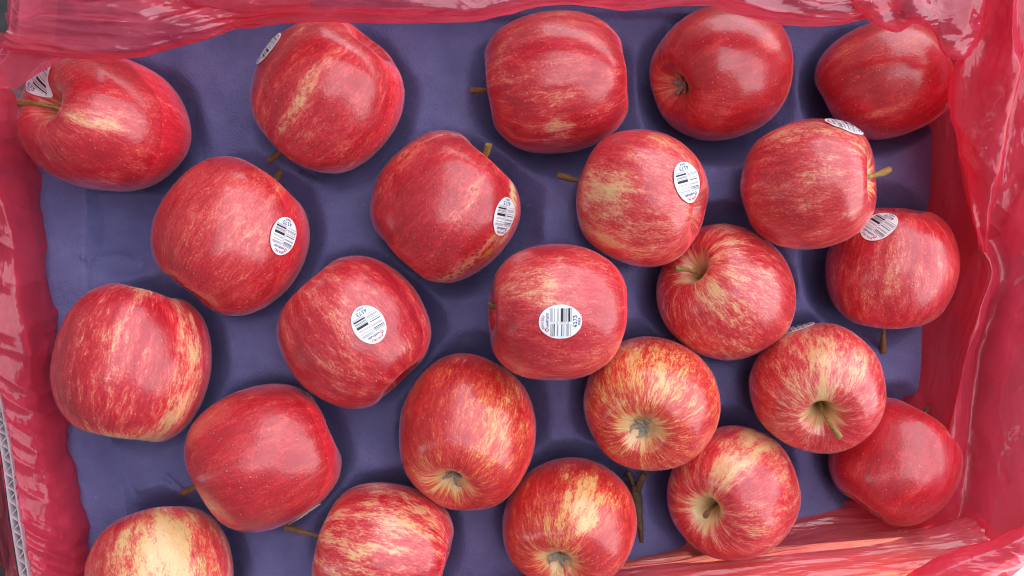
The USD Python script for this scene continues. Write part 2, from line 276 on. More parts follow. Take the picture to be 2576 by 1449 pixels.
_v = np.array([p + [0, 0, h] for h in (0, -.002) for r in (_in, _out) for p in r]); _q = [q for i in range(3) for q in ([i, i + 1, i + 5, i + 4], [i + 8, i + 12, i + 13, i + 9], [i, i + 8, i + 9, i + 1], [i + 4, i + 5, i + 13, i + 12])] + [[0, 4, 12, 8], [3, 11, 15, 7]]
_fl = trimesh.Trimesh(_v, [t for q in _q for t in ([q[0], q[1], q[2]], [q[0], q[2], q[3]])], process=False); _fl.fix_normals()
obj("front_flap", dz(_fl), M_YELLOW, carton, label="yellow printed flap of the carton, seen through the film at the lower right")
left = dense(RP[0:13], 60)
lp = obj("left_panel", dz(wall_strip(left, .0002, .0009, BASE_Z, RIM_Z)), M_CARDG, carton)
obj("facing", dz(wall_strip(left, .0042, .0049, BASE_Z, RIM_Z - .0005)), M_CARDG, lp)
_fine = dense(RP[0:13], 620); _rng = np.random.default_rng(5)
_d = np.gradient(_fine, axis=0); _n = np.stack([_d[:, 1], -_d[:, 0]], 1); _n /= np.linalg.norm(_n, axis=1, keepdims=True)
if np.dot(_n.mean(0), _fine.mean(0)) < 0: _n = -_n
_ph = np.cumsum(np.full(620, 2 * np.pi * .29 / .0062 / 620) * (1 + .25 * (meshkit.noise(np.c_[np.arange(620) * .05, np.zeros(620), np.zeros(620)], 3) - .5)))
_flute = _fine + _n * (.00255 + .00145 * np.sin(_ph))[:, None]
fm = wall_strip(_flute, -.00022, .00022, BASE_Z + .06, RIM_Z - .0004)
obj("flute", dz(fm), M_CARDG, lp)
obj("floor_panel", dz(trimesh.creation.extrude_polygon(__import__("shapely").Polygon(RP).buffer(-.001), .004)).apply_translation((0, 0, -.0165)), M_CARD, carton)

# ------------------------------------------------------------------ moulded tray
APPLES = [fit(s["box"], s["az"], s["el"], s["seed"], s["low"], s.get("tall", 1.0), s.get("lobes", .015)) for s in SPEC]
TZ = .012
def curve(pts, n, z=TZ):
    p = np.array([at(x, y, z)[:2] for x, y in pts]); s = np.r_[0, np.cumsum(np.linalg.norm(np.diff(p, axis=0), axis=1))]; return PchipInterpolator(s / s[-1], p)(np.linspace(0, 1, n))
NU, NV = 420, 250
cl = curve([(100, -40), (103, 440), (107, 560), (119, 700), (130, 850), (150, 1020), (173, 1150), (200, 1300), (236, 1449), (262, 1540)], NV)
cr = curve([(2335, -40), (2333, 350), (2327, 600), (2322, 860), (2314, 990), (2288, 1100), (2235, 1200), (2170, 1280)], NV)
ct = curve([(100, -40), (700, -35), (1090, -30), (1600, -30), (2335, -40)], NU)
cb = curve([(262, 1540), (900, 1500), (1290, 1449), (1600, 1404), (1990, 1314), (2090, 1292), (2170, 1280)], NU)
u, v = np.linspace(0, 1, NU)[None, :, None], np.linspace(0, 1, NV)[:, None, None]
XY = (1 - u) * cl[:, None] + u * cr[:, None] + (1 - v) * ct[None] + v * cb[None] - ((1 - u) * (1 - v) * cl[0] + u * (1 - v) * cr[0] + (1 - u) * v * cl[-1] + u * v * cr[-1])
wsum, base = 1e-9, 0
for o in APPLES:
    w = np.exp(-((XY - o.c[:2]) ** 2).sum(-1) / .045 ** 2); base = base + w * (o.low + .0150); wsum = wsum + w
Z = base / wsum
Z = Z + .007 * (meshkit.fbm(np.dstack([XY * 26, np.zeros(XY.shape[:2])]), 3, 8) - .5)
def dip(Z, cx, cy, low, rc, soft=.0025):
    p = low + ((XY[..., 0] - cx) ** 2 + (XY[..., 1] - cy) ** 2) / (2 * rc)
    return -soft * np.logaddexp(-Z / soft, -p / soft)
for o in APPLES:
    rho = np.hypot((XY[..., 0] - o.c[0]) / (o.S[0] / .0325), (XY[..., 1] - o.c[1]) / (o.S[1] / .0325)); rho = rho * (1 + .10 * (meshkit.noise(np.dstack([XY * 60, np.full(XY.shape[:2], o.seed * 1.0)]), 2) - .5))
    pk = o.low - .0022 + .0185 * (rho / .0385) ** 3; Z = -.0016 * np.logaddexp(-Z / .0016, -pk / .0016)
# the flat rim on the left, its step, and the empty hollow beside it
pxl = to_px(np.dstack([XY, np.full(XY.shape[:2], TZ)])); ledge = PchipInterpolator([0, 400, 640, 900, 1200, 1449, 1560], [215, 240, 232, 262, 318, 372, 400])(np.clip(pxl[..., 1], 0, 1560))
wob = 22 * (meshkit.fbm(np.dstack([pxl / 90, np.zeros(Z.shape)]), 3, 4) - .5)
step = sm(7, -7, pxl[..., 0] - ledge + wob)
lip = sm(60, 40, pxl[..., 1] - 4 * np.sin(pxl[..., 0] / 90)); Z = Z * (1 - lip) + .019 * lip
Z = Z * (1 - step) + (.0175 + .0016 * (meshkit.noise(np.dstack([pxl / 120, np.zeros(Z.shape)]), 6) - .5)) * step
hx = at(318, 585, TZ); Zd = dip(Z, hx[0], hx[1], .001, .022, .0014); Z = Zd * (1 - step) + Z * step
for (x0, y0, x1, y1, w, h) in [(215, 652, 300, 640, 7, .0022), (290, 640, 350, 668, 9, .0018), (1085, 330, 1090, 395, 5, .0010), (345, 1232, 430, 1205, 9, .0022), (415, 1190, 470, 1245, 8, -.0022), (690, 330, 720, 372, 7, .002), (745, 420, 800, 445, 7, -.0016)]:
    a, b = np.array([x0, y0]), np.array([x1, y1]); t = np.clip(((pxl - a) @ (b - a)) / ((b - a) @ (b - a)), 0, 1); d = np.linalg.norm(pxl - a - t[..., None] * (b - a), axis=-1)
    Z = Z + h * np.exp(-(d / w) ** 2) * sm(0, .15, t + .02) * sm(1, .8, t - .05)
TOPV = np.dstack([XY, Z]).reshape(-1, 3)
rimidx = np.r_[np.arange(NU), np.arange(1, NV) * NU + NU - 1, (NV - 1) * NU + np.arange(NU - 2, -1, -1), np.arange(NV - 2, 0, -1) * NU]
skirt = TOPV[rimidx] - [0, 0, .005]
nr = len(rimidx); j = np.arange(nr); k = (j + 1) % nr; g = grid_faces(NV, NU)
TF = np.vstack([g[:, [0, 2, 1]], g[:, [0, 3, 2]], np.stack([rimidx[j], rimidx[k], len(TOPV) + k], 1), np.stack([rimidx[j], len(TOPV) + k, len(TOPV) + j], 1)])
tray = obj("apple_tray", (np.vstack([TOPV, skirt]), TF), M_TRAY, smooth=50)
tag(tray, "purple moulded pulp tray with hollows under the apples", "tray")

# ------------------------------------------------------------------ apples
GROUP = "red and yellow apples lying in the purple tray"
LABEL = [
    "apple in the upper left corner, stem pointing left, barcode sticker half under plastic",
    "large red apple with a pale streak and a sticker seen edge-on at its upper left",
    "red apple at the top edge, next left of the dark-calyxed one, short stem pointing left",
    "plain dark red apple at the top showing its dark calyx on its left side",
    "dark red apple in the upper right corner half under the pink plastic",
    "pink-streaked apple at right with a short yellow stem pointing right",
    "apple with a pale patch on its left and an oval sticker near its right edge",
    "speckled apple with upright stem stub at upper right and orange spot at lower right",
    "red apple left of centre, oval sticker on its right flank, stem stub behind its top",
    "apple by the right wall with stem pointing down and sticker tucked under its neighbour",
    "striped apple turned to show a deep stem hollow at its upper left",
    "red apple below the speckled one with a slanting oval sticker at its middle",
    "apple at the centre with a sideways oval sticker whose numbers stand at its right end",
    "big apple at the left wall with a broad yellow band down its right side",
    "deep red apple at lower left with brown stem pointing left and skin scratches",
    "tall apple below centre showing a yellow hollow with dark calyx at its lower edge",
    "yellow-mottled apple showing its star-shaped calyx almost face-on",
    "striped apple at right looking straight down into a yellow stem hollow with a curved stem",
    "deep red apple in the lower right corner, partly under a striped apple",
    "pale-flushed apple at lower right with a whitish stem hollow and short twisted stem",
    "apple cut by the lower frame edge with a yellow patch and grey calyx",
    "streaky apple at the lower edge with a brown stem pointing left",
    "pale yellow and red apple cut off in the lower left corner"]
#      redness, yellow patches (x, y, width round, length along, strength), stem tip (x, y, height above core), extra skin settings
LOOK = {
    1: (0.86, [(225, 300, .10, .30, .58), (200, 290, .05, .5, .3), (300, 445, .5, .12, .25), (380, 250, .05, .5, .25)], (10, 257, .012), dict(dots=.5)),
    2: (.82, [(800, 185, .05, .40, .55), (725, 285, .05, .25, .45), (650, 300, .12, .3, .25)], (678, 404, -.014), dict(halo=.5, a2=.8, tone=(1.04, 1.35, 1.20), shift=-.05, a1=1.0)),
    3: (.84, [(1400, 325, .10, .12, .55), (1310, 120, .3, .3, .12)], (1186, 228, -.006), dict(dots=.5, a1=1.1, tone=(1.0, 1.25, 1.15))),
    4: (.92, [(1650, 225, .35, .25, .30), (1930, 110, .15, .2, .15)], None, dict(a1=.9, a2=.5, tone=(.98, 1.15, .9))),
    5: (.88, [(2120, 130, .04, .55, .40), (2230, 275, .07, .3, .40), (2350, 295, .04, .2, .35)], None, dict(a2=.6, tone=(.96, 1.1, .9))),
    6: (0.8, [(2010, 330, .14, .6, .45), (2040, 480, .12, .5, .15)], (2236, 427, -.002), dict(halo=.45, tone=(1.04, 1.35, 1.20), a1=1.1, shift=-.06)),
    7: (0.8, [(1520, 480, .16, .34, .65), (1500, 570, .18, .5, .30), (1560, 630, .14, .6, .35), (1690, 370, .1, .3, .3)], (1404, 441, -.016), dict(dots=.5, tone=(1.04, 1.35, 1.20), shift=-.03)),
    8: (.86, [(1080, 345, .09, .5, .60), (1290, 495, .06, .35, .75), (1190, 665, .10, .7, .60), (1205, 480, .05, .3, .4)], (1229, 364, .010), dict(halo=.8, a2=.7, tone=(1.02, 1.25, 1.1), shift=-.02)),
    9: (.84, [(620, 500, .06, .4, .2), (470, 600, .12, .4, .15), (470, 710, .1, .1, .4)], (704, 432, -.016), dict(halo=.35, dots=.5, tone=(1.02, 1.25, 1.05))),
    10: (.82, [(2180, 650, .1, .5, .12)], (2222, 886, -.012), dict(dots=.65, a1=1.2, tone=(1.04, 1.35, 1.20), shift=-.02)),
    11: (0.7, [(1800, 760, .16, .3, .35), (1840, 610, .3, .25, .35)], (1697, 674, .016), dict(a2=1.3, tone=(1.04, 1.35, 1.20), a1=1.1)),
    12: (.84, [(760, 700, .2, .4, .15), (880, 950, .1, .3, .15)], None, dict(tone=(1.04, 1.35, 1.20), a1=1.15, shift=-.02)),
    13: (0.86, [(1310, 725, .16, .40, .50), (1400, 935, .3, .4, .2)], (1228, 764, .002), dict(dots=.5, tone=(1.03, 1.3, 1.2), shift=-.02)),
    14: (0.86, [(470, 900, .13, 1.1, .70), (365, 745, .06, .3, .75), (500, 960, .06, .5, .3), (300, 850, .05, .5, .3), (320, 1105, .5, .12, .7)], None, dict(a2=1.2, tone=(1.02, 1.25, 1.15), a1=1.3, shift=-.04)),
    15: (.88, [(490, 1080, .12, .6, .25)], (461, 1238, -.006), dict(halo=.5, a2=.7, tone=(1.02, 1.2, 1.05))),
    16: (0.82, [(1280, 1010, .22, .7, .40), (1060, 1190, .3, .2, .3)], None, dict(dots=.5, a2=1.2, tone=(1.06, 1.5, .8), shift=.03)),
    17: (0.64, [(1640, 950, .35, .3, .30), (1600, 880, .4, .2, .2)], None, dict(a2=1.5, a1=.95, tone=(1.06, 1.5, .8), shift=.01)),
    18: (0.66, [(2065, 940, .12, .5, .55), (2170, 900, .08, .5, .35), (1980, 880, .08, .5, .3)], (2115, 1102, .028), dict(a2=1.2, tone=(1.04, 1.35, 1.20), a1=1.1)),
    19: (.92, [(2150, 1290, .2, .15, .3)], (2341, 1017, -.012), dict(dots=.5, a1=.9, a2=.6)),
    20: (0.7, [(1865, 1130, .16, .5, .75), (1760, 1285, .3, .10, .35), (1920, 1300, .3, .2, .2)], (1774, 1298, .022), dict(tone=(1.04, 1.35, 1.20), a1=1.2)),
    21: (0.8, [(1470, 1250, .22, .40, .85), (1380, 1390, .4, .15, .3)], None, dict(a1=.95, a2=1.2, tone=(1.06, 1.5, .8), shift=.03)),
    22: (0.7, [(940, 1290, .1, .6, .25), (900, 1390, .08, .6, .2)], (719, 1326, -.004), dict(a2=1.4, tone=(1.04, 1.35, 1.20), a1=1.4, shift=-.05)),
    23: (0.78, [(440, 1410, .30, .6, .45), (480, 1330, .2, .4, .25), (330, 1440, .1, .5, .2)], None, dict(a1=1.1, a2=.5, tone=(1.04, 1.9, 1.3), shift=-.10)),
}
# sticker: apple, place on it, direction of the top of its writing (degrees in the picture)
STICKER = {1: (97, 192, 40), 2: (676, 122, 40), 6: (2124, 312, 165), 7: (1729, 458, -72), 8: (1270, 543, -96), 9: (710, 593, -121), 10: (2213, 568, -142), 12: (928, 816, -58), 13: (1407, 813, 180), 15: (770, 1300, 200), 18: (1998, 826, 120)}
SW, SH, U = .0071, .0087, .0087 / 312      # half width, half height, one unit of the layout below
def facing_point(o, px, py):
    q = to_px(o.V + o.c); n = o.V / np.linalg.norm(o.V, axis=1, keepdims=True); eye = np.array([0, 0, CAM_H]) - (o.V + o.c); ok = (n * eye).sum(1) > -.02
    d = np.where(ok, np.hypot(q[:, 0] - px, q[:, 1] - py), 1e9); return int(d.argmin())
def sheet_on(o, centre, up, p, lift):
    """Lays flat points p (x, y, height) of a sticker on the apple."""
    n = surface(o, (centre / np.linalg.norm(centre))[None])[0]; d0 = n / np.linalg.norm(n)
    e = .06; t1 = np.cross(d0, [0, 0, 1.0]) if abs(d0[2]) < .9 else np.array([1.0, 0, 0]); t1 -= d0 * (t1 @ d0); t1 /= np.linalg.norm(t1); t2 = np.cross(d0, t1)
    s1 = surface(o, (d0 + e * t1)[None])[0] - surface(o, (d0 - e * t1)[None])[0]; s2 = surface(o, (d0 + e * t2)[None])[0] - surface(o, (d0 - e * t2)[None])[0]
    N = np.cross(s1, s2); N /= np.linalg.norm(N); N = N if N @ d0 > 0 else -N
    y = np.array([math.cos(up), math.sin(up), 0]); y -= N * (y @ N); y /= np.linalg.norm(y); x = np.cross(y, N)
    q = n + p[:, :1] * x + p[:, 1:2] * y - N * ((p[:, :2] ** 2).sum(1) / (2 * o.r))[:, None]
    d = q / np.linalg.norm(q, axis=1, keepdims=True); s = surface(o, d)
    rr = (p[:, 0] / SW) ** 2 + (p[:, 1] / SH) ** 2; w = .00055 * meshkit.noise(np.c_[p[:, :2] * 330, np.full(len(p), o.seed * 3.3)], 5) * rr ** 1.5 if abs(lift) > .0001 else 0 * rr
    return s + d * (lift + w[:, None] + p[:, 2:3])
def disc(w, h, t, rings=7, n=56):
    r, g = np.linspace(0, 1, rings + 1)[1:], np.arange(n) * 2 * np.pi / n
    top = np.vstack([[[0, 0, t]], np.stack([np.outer(r, np.cos(g)) * w, np.outer(r, np.sin(g)) * h, np.full((rings, n), t)], -1).reshape(-1, 3)])
    j = np.arange(n); k = (j + 1) % n; f = [np.stack([0 * j, 1 + j, 1 + k], 1)]
    for i in range(rings - 1): a, b = 1 + i * n, 1 + (i + 1) * n; f += [np.stack([a + j, b + j, b + k], 1), np.stack([a + j, b + k, a + k], 1)]
    e = 1 + (rings - 1) * n; low = top[e:] * [1.0, 1.0, 0]; b = len(top); f += [np.stack([e + j, b + j, b + k], 1), np.stack([e + j, b + k, e + k], 1)]
    return np.vstack([top, low]), np.vstack(f)
def bar(x0, x1, y0, y1, n=5):
    X = np.linspace(x0, x1, n); V = np.vstack([np.c_[X, np.full(n, y0)], np.c_[X, np.full(n, y1)]]); i = np.arange(n - 1)
    return np.c_[V, np.zeros(2 * n)], np.vstack([np.stack([i, i + 1, n + i + 1], 1), np.stack([i, n + i + 1, n + i], 1)])
def joined(parts):
    V, F, n = [], [], 0
    for a, b in parts: V.append(a); F.append(np.asarray(b) + n); n += len(a)
    return np.vstack(V), np.vstack(F)
def lettering(s, cx, cy, height, width, bend=0.0, bold=True):
    m = meshkit.text_mesh(s, 1.0, .02, bold); V = np.array(m.vertices); V[:, 0] -= V[:, 0].min(); V[:, 0] = (V[:, 0] / V[:, 0].max() - .5) * width; V[:, 1] = (V[:, 1] - V[:, 1].min()) / np.ptp(V[:, 1]) * height; V[:, 2] *= .0008
    if bend: 
        a = V[:, 0] / bend; r = bend + V[:, 1]; V[:, 0], V[:, 1] = np.sin(a) * r, np.cos(a) * r - bend
    return V + [cx, cy, 0], np.array(m.faces)
RIGHT = [(1060, 4), (1075, 4), (1087, 4), (1120, 5), (1163, 4), (1178, 4), (1231, 40), (1265, 5), (1287, 8), (1302, 5), (1333, 25), (1358, 4), (1372, 4)]
LEFT = [(1066, 4), (1082, 4), (1098, 8), (1118, 11), (1160, 5), (1172, 4), (1228, 12), (1260, 5), (1295, 4), (1312, 5), (1327, 5), (1360, 4)]
_yy = lambda x: (1207 - x) * U
CODE = joined([bar(2 * U, 200 * U, _yy(x + w / 2), _yy(x - w / 2)) for x, w in RIGHT] + [bar(-215 * U, -30 * U, _yy(x + w / 2), _yy(x - w / 2)) for x, w in LEFT]
              + [bar((-20 + 6 * math.sin(i * 2.3)) * U, (-10 + 7 * math.sin(i * 1.7)) * U, _yy(1085 + i * 15), _yy(1080 + i * 15), 2) for i in range(18)])
NUMBER = joined([lettering("4173", 5 * U, _yy(1450), 60 * U, 176 * U), lettering("CHILE", 0, _yy(1496), 30 * U, 118 * U, bend=-.006)])
BRAND = lettering("unifrutti", 24 * U, _yy(1034), 38 * U, 205 * U)
VARIETY = lettering("ROYAL GALA", -4 * U, _yy(962), 34 * U, 190 * U, bend=.0065)
def logo():
    g = np.linspace(0, 2 * np.pi, 25); c = np.array([-118 * U, _yy(1014)])
    o, i = np.stack([np.cos(g) * 25, np.sin(g) * 25], 1) * U + c, np.stack([np.cos(g) * 14, np.sin(g) * 14 - 1], 1) * U + c; n = len(g); j = np.arange(n - 1)
    return joined([(np.c_[np.vstack([o, i]), np.zeros(2 * n)], np.vstack([np.stack([j, j + 1, n + j + 1], 1), np.stack([j, n + j + 1, n + j], 1)])), bar(-124 * U, -96 * U, _yy(990), _yy(982), 2)])
LOGO = logo()

for idx, o in enumerate(APPLES):
    n = idx + 1; red, patches, tip, skin = LOOK[n]
    a = thing("apple", LABEL[idx], "apple", o.c * [1, 1, 0] + [0, 0, o.low], GROUP); lift = np.array([0, 0, o.c[2] - o.low])
    phi, th = np.arccos(np.clip(DIRS[:, 2], -1, 1)), np.arctan2(DIRS[:, 1], DIRS[:, 0])
    t = phi; Ps = np.stack([np.cos(th), np.sin(th), t], 1); Ps[[0, -1], :2] = 0
    blush = np.full(len(DIRS), red) + .14 * (meshkit.noise(DIRS * 1.6 + n * 7.3, n) - .5) * 2
    for (x, y, w, l, s) in patches:
        i = facing_point(o, x, y); dth = (th - th[i] + np.pi) % (2 * np.pi) - np.pi; width = w * 1.9
        wob = 1 + .5 * (meshkit.noise(DIRS * 5 + n, 3) - .5)
        blush -= .70 * s * (.45 + 1.05 * meshkit.noise(np.stack([np.cos(th) * 11, np.sin(th) * 11, t * 2.6 + n], 1), n + 40)) * np.exp(-(np.abs(dth) * max(math.sin(phi[i]), .25) / (width * wob)) ** 2.4 - (np.abs(t - t[i]) / (l * 1.5)) ** 2.4)
    ray = .5 * meshkit.noise(np.stack([np.cos(th) * 3.3, np.sin(th) * 3.3, th * 0 + n], 1), 5) + .5 * meshkit.noise(np.stack([np.cos(th) * 9, np.sin(th) * 9, th * 0 + n], 1), 6)
    pale = {1: .5, 4: .35, 14: .8, 16: 1.0, 17: .75, 18: .8, 20: .85, 21: .8, 11: .55, 6: .9}.get(n, .4)
    blush -= pale * (sm(.40, .20, phi - .22 * (ray - .5)) * .8 + sm(2.74, 3.0, phi + .30 * (ray - .5)) * .75)
    cavity = np.maximum({1: .85, 11: .75, 18: .9, 20: .35, 6: .6}.get(n, .6) * sm(.27, .13, phi), {4: .55, 16: .15, 17: .3, 21: .4}.get(n, .3) * sm(2.96, 3.08, phi))
    obj("skin", (o.V + lift, FACES), apple_skin(n, **skin), a, smooth=True, vars={"Ps": Ps, "Pl": DIRS, "blush": blush, "cavity": cavity})
    if tip:
        base = (np.array([0, 0, .44 * o.tall]) @ o.R.T) * o.S; p3 = at(tip[0], tip[1], o.c[2] + tip[2]) - o.c; up = (np.array([0, 0, 1.0]) @ o.R.T)
        mid = base + up * np.linalg.norm(p3 - base) * .5; path = [base, .25 * base + .5 * mid + .25 * p3, p3]
        k = .85 if n in (18, 20, 11) else 1.0
        mesh = tube(np.array(path) + lift, np.array([.0012, .00095, .0009, .00095, .0011, .0016, .0016]) * k); q = mesh.vertices
        mesh.vertices = q + (meshkit.noise(q * 700, n)[:, None] - .5) * .0006 * (q - q.mean(0)) / np.linalg.norm(q - q.mean(0), axis=1, keepdims=True)
        obj("stem", mesh, M_STEMG if n in (1, 6, 8, 11, 18) else M_STEM, a, smooth=40)
    if n in (4, 16, 17, 21):
        rng = np.random.default_rng(n); parts = []
        for q in range(5):
            g = q * 2 * np.pi / 5 + rng.uniform(-.3, .3); e = np.array([math.cos(g), math.sin(g), 0]); w = np.cross(e, [0, 0, 1.0]); ln = rng.uniform(.0040, .0056)
            pts = [e * .0006, e * ln * .45 + [0, 0, -.0016], e * ln * .8 + w * rng.uniform(-.001, .001) + [0, 0, -.0030], e * ln * (.55 + .6 * rng.random()) + w * rng.uniform(-.002, .002) + [0, 0, -.0042]]
            m = tube(pts, [.0011, .0012, .0008, .0002], 8, .35); parts.append((m.vertices, m.faces))
        m = trimesh.creation.icosphere(2, .0022); parts.append((m.vertices * [1, 1, .5], m.faces)); V, f = joined(parts)
        V = (V @ o.R.T) + (np.array([0, 0, -.715 * o.tall]) @ o.R.T) * o.S
        obj("calyx", trimesh.Trimesh(V + lift, f, process=False), M_SEPAL, a, smooth=40)
    if n in STICKER:
        x, y, ang = STICKER[n]; i = facing_point(o, x, y); cpt, up = o.V[i], math.radians(ang)
        put = lambda part, lf: (sheet_on(o, cpt, up, part[0], lf) + lift, part[1])
        st = obj("sticker", put(disc(SW, SH, .0001), .00025), M_PAPER, a, smooth=40)
        obj("barcode", put(CODE, .00046), M_BLACK, st); obj("number", put(NUMBER, .00046), M_BLUE, st); obj("lettering", put(BRAND, .00046), M_BLUE, st)
        obj("variety_name", put(VARIETY, .00046), M_RED, st); obj("logo", put(LOGO, .00046), M_RED, st)
    if n == 8:      # the orange blemish
        cpt = o.V[facing_point(o, 1229, 634)]; obj("blemish", (sheet_on(o, cpt, .6, disc(.0017, .0032, .00005)[0], .00006) + lift, disc(.0017, .0032, .00005)[1]), plain("orange_blemish", (.62, .24, .03), .5, .2, 400), a, smooth=40)

# ------------------------------------------------------------------ pink plastic liner
liner = thing("plastic_liner", "pink translucent plastic bag lining the carton and folded over its edges", "plastic bag", (0, 0, 0))
FILMS = []
def ridged(p, seed, oct=3): return sum(.5 ** k * (1 - np.abs(2 * meshkit.noise(p * 2 ** k, seed + k) - 1)) for k in range(oct)) / (2 - .5 ** (oct - 1))
def sheet(curves, nu=220, nv=120, seed=1, amp=.0016, freq=(40, 12), slant=0.0, fold=0.0, fade=0.12, jag=0.0, waves=None, t=None):
    """Film lofted through curves of (x, y, height); each curve runs along the film's edge. Crinkles are raised along the normal."""
    assert len({len(c) for c in curves}) == 1, [len(c) for c in curves]
    C = np.array([[at(*q) for q in c] for c in curves]); s = np.r_[0, np.cumsum(np.linalg.norm(np.diff(C, axis=1), axis=2).mean(0))]
    rows = [PchipInterpolator(s / s[-1], p)(np.linspace(0, 1, nu)) for p in C]
    rows = np.array(rows); s = np.linspace(0, 1, len(rows)) if t is None else np.array(t)
    P = (PchipInterpolator(s, rows)(np.linspace(0, 1, nv)) if len(rows) > 2 else rows[0] + np.linspace(0, 1, nv)[:, None, None] * (rows[1] - rows[0]))
    N = np.cross(np.gradient(P, axis=1), np.gradient(P, axis=0)); N /= np.linalg.norm(N, axis=-1, keepdims=True) + 1e-12; N = N * (1 if N[..., 2].mean() > 0 else -1)
    U_ = np.cumsum(np.linalg.norm(np.gradient(P, axis=1), axis=-1), axis=1); V_ = np.cumsum(np.linalg.norm(np.gradient(P, axis=0), axis=-1), axis=0)
    q = np.stack([U_ * freq[0] + V_ * slant, V_ * freq[1] + U_ * 0, 0 * U_], -1)
    h = amp * (2.4 * (ridged(q, seed) ** 2.2 - .38) + .55 * (ridged(q * 3.3, seed + 20, 2) ** 2.5 - .35)) + fold * (meshkit.noise(q * .35 + 5, seed + 9) - .5) * 2
    if waves: h = h + waves(U_, V_, P)
    vv = np.linspace(0, 1, nv)[:, None]; h = h * (1 - (1 - sm(0, fade, vv)) * .75)
    P = P + N * h[..., None]
    if jag: P[-1] += (meshkit.noise(np.stack([U_[-1] * 900, 0 * U_[-1], 0 * U_[-1]], -1), seed)[:, None] - .5) * jag * np.array([1, .4, .6])
    return P, grid_faces(nv, nu)
def film_part(name, built, mat=None):
    P, f = built; FILMS.append(P.reshape(-1, 3)); obj(name, (P.reshape(-1, 3), f), mat or M_FILM, liner, smooth=True)

# left side: tray edge, slope, rim
film_part("side_panel", sheet([
    [(-10, 160, .074), (8, 192, .072), (38, 240, .062), (48, 347, .050), (104, 441, .022), (101, 520, .014), (112, 640, .014), (122, 760, .014), (126, 900, .014), (152, 1050, .014), (176, 1150, .013), (194, 1230, .012), (219, 1330, .011), (242, 1449, .010), (262, 1540, .01)],
    [(-30, 165, .076), (-15, 205, .074), (8, 262, .066), (14, 360, .056), (40, 450, .040), (68, 530, .032), (92, 640, .029), (104, 760, .027), (116, 900, .026), (144, 1050, .026), (164, 1150, .026), (180, 1230, .026), (202, 1330, .025), (228, 1449, .024), (245, 1540, .024)],
    [(-70, 170, .074), (-55, 240, .072), (-40, 310, .068), (-30, 400, .064), (-10, 480, .056), (18, 560, .050), (34, 650, .047), (48, 765, .044), (68, 900, .042), (90, 1050, .040), (108, 1150, .040), (120, 1230, .039), (138, 1330, .038), (156, 1449, .037), (168, 1540, .037)],
    [(-110, 180, .070), (-100, 250, .068), (-90, 330, .064), (-84, 420, .056), (-78, 490, .0495), (-68, 570, .0495), (-54, 655, .0495), (-38, 775, .0495), (-18, 900, .0495), (14, 1050, .0495), (32, 1150, .0495), (42, 1230, .0495), (56, 1330, .0495), (76, 1449, .0495), (96, 1540, .0495)]],
    300, 130, seed=11, amp=.0022, freq=(34, 12), slant=26, fold=.0022, fade=.1, jag=.0028), M_FILMV)
# film hanging outside the corrugated edge
film_part("outer_fold", sheet([
    [(-42, 950, .0485), (-22, 1050, .0485), (-6, 1130, .0485), (8, 1220, .0485), (20, 1302, .0485), (45, 1449, .0485), (64, 1540, .0485)],
    [(-52, 950, .042), (-34, 1050, .042), (-20, 1130, .041), (-6, 1220, .040), (8, 1302, .04), (33, 1449, .04), (54, 1540, .04)],
    [(-70, 950, .01), (-60, 1050, .008), (-50, 1130, .005), (-38, 1220, .002), (-26, 1302, .000), (10, 1449, -.002), (40, 1540, -.002)]],
    140, 50, seed=21, amp=.0012, freq=(25, 14)), M_FILMV)
# a wedge of clear film over the sticker in the upper left corner
film_part("corner_fold", sheet([
    [(-60, 70, .0775), (15, 84, .0775), (95, 100, .0775), (215, 128, .077)],
    [(-60, 160, .0785), (10, 166, .0785), (70, 170, .079), (130, 166, .0785)],
    [(-60, 222, .079), (-5, 222, .079), (20, 222, .0785), (42, 224, .078)]], 90, 60, seed=31, amp=.0006, freq=(30, 30)), M_FILMC)
# top: the lower lavender flap and the thick fold above it
film_part("lower_flap", sheet([
    [(6, 108, .078), (30, 112, .078), (104, 124, .079), (190, 134, .079), (278, 136, .079), (347, 132, .078), (417, 114, .077), (538, 85, .075), (625, 54, .072), (700, 30, .07), (780, 15, .07)],
    [(2, 118, .0805), (30, 126, .081), (104, 137, .081), (190, 149, .0815), (278, 153, .0815), (347, 150, .081), (417, 132, .079), (538, 101, .077), (625, 70, .074), (700, 45, .072), (780, 28, .072)],
    [(10, 98, .0845), (40, 101, .085), (110, 111, .0855), (190, 118, .086), (278, 121, .086), (347, 118, .0855), (417, 102, .084), (538, 78, .082), (625, 50, .08), (700, 28, .079), (780, 12, .078)],
    [(13, 50, .086), (60, 48, .087), (120, 52, .088), (200, 55, .0885), (280, 55, .0885), (350, 54, .0885), (420, 48, .088), (540, 38, .086), (625, 22, .085), (700, 8, .084), (780, -8, .083)],
    [(25, -30, .074), (60, -32, .078), (120, -33, .081), (200, -35, .082), (280, -35, .083), (350, -35, .083), (420, -35, .083), (540, -38, .083), (625, -40, .083), (700, -45, .083), (780, -50, .083)]],
    260, 130, seed=41, amp=.0030, freq=(8, 62), slant=16, fold=.0026, fade=.3))
main = [(250, -40), (300, -22), (380, 6), (460, 30), (530, 46), (597, 54), (719, 43), (892, 42), (944, 46), (1084, 48), (1188, 52), (1258, 40), (1353, 20), (1430, 16), (1510, 21), (1600, 23), (1702, 12), (1788, 9), (1824, 21), (1900, 38), (1963, 51), (2067, 62), (2119, 59), (2188, 43), (2260, 20)]
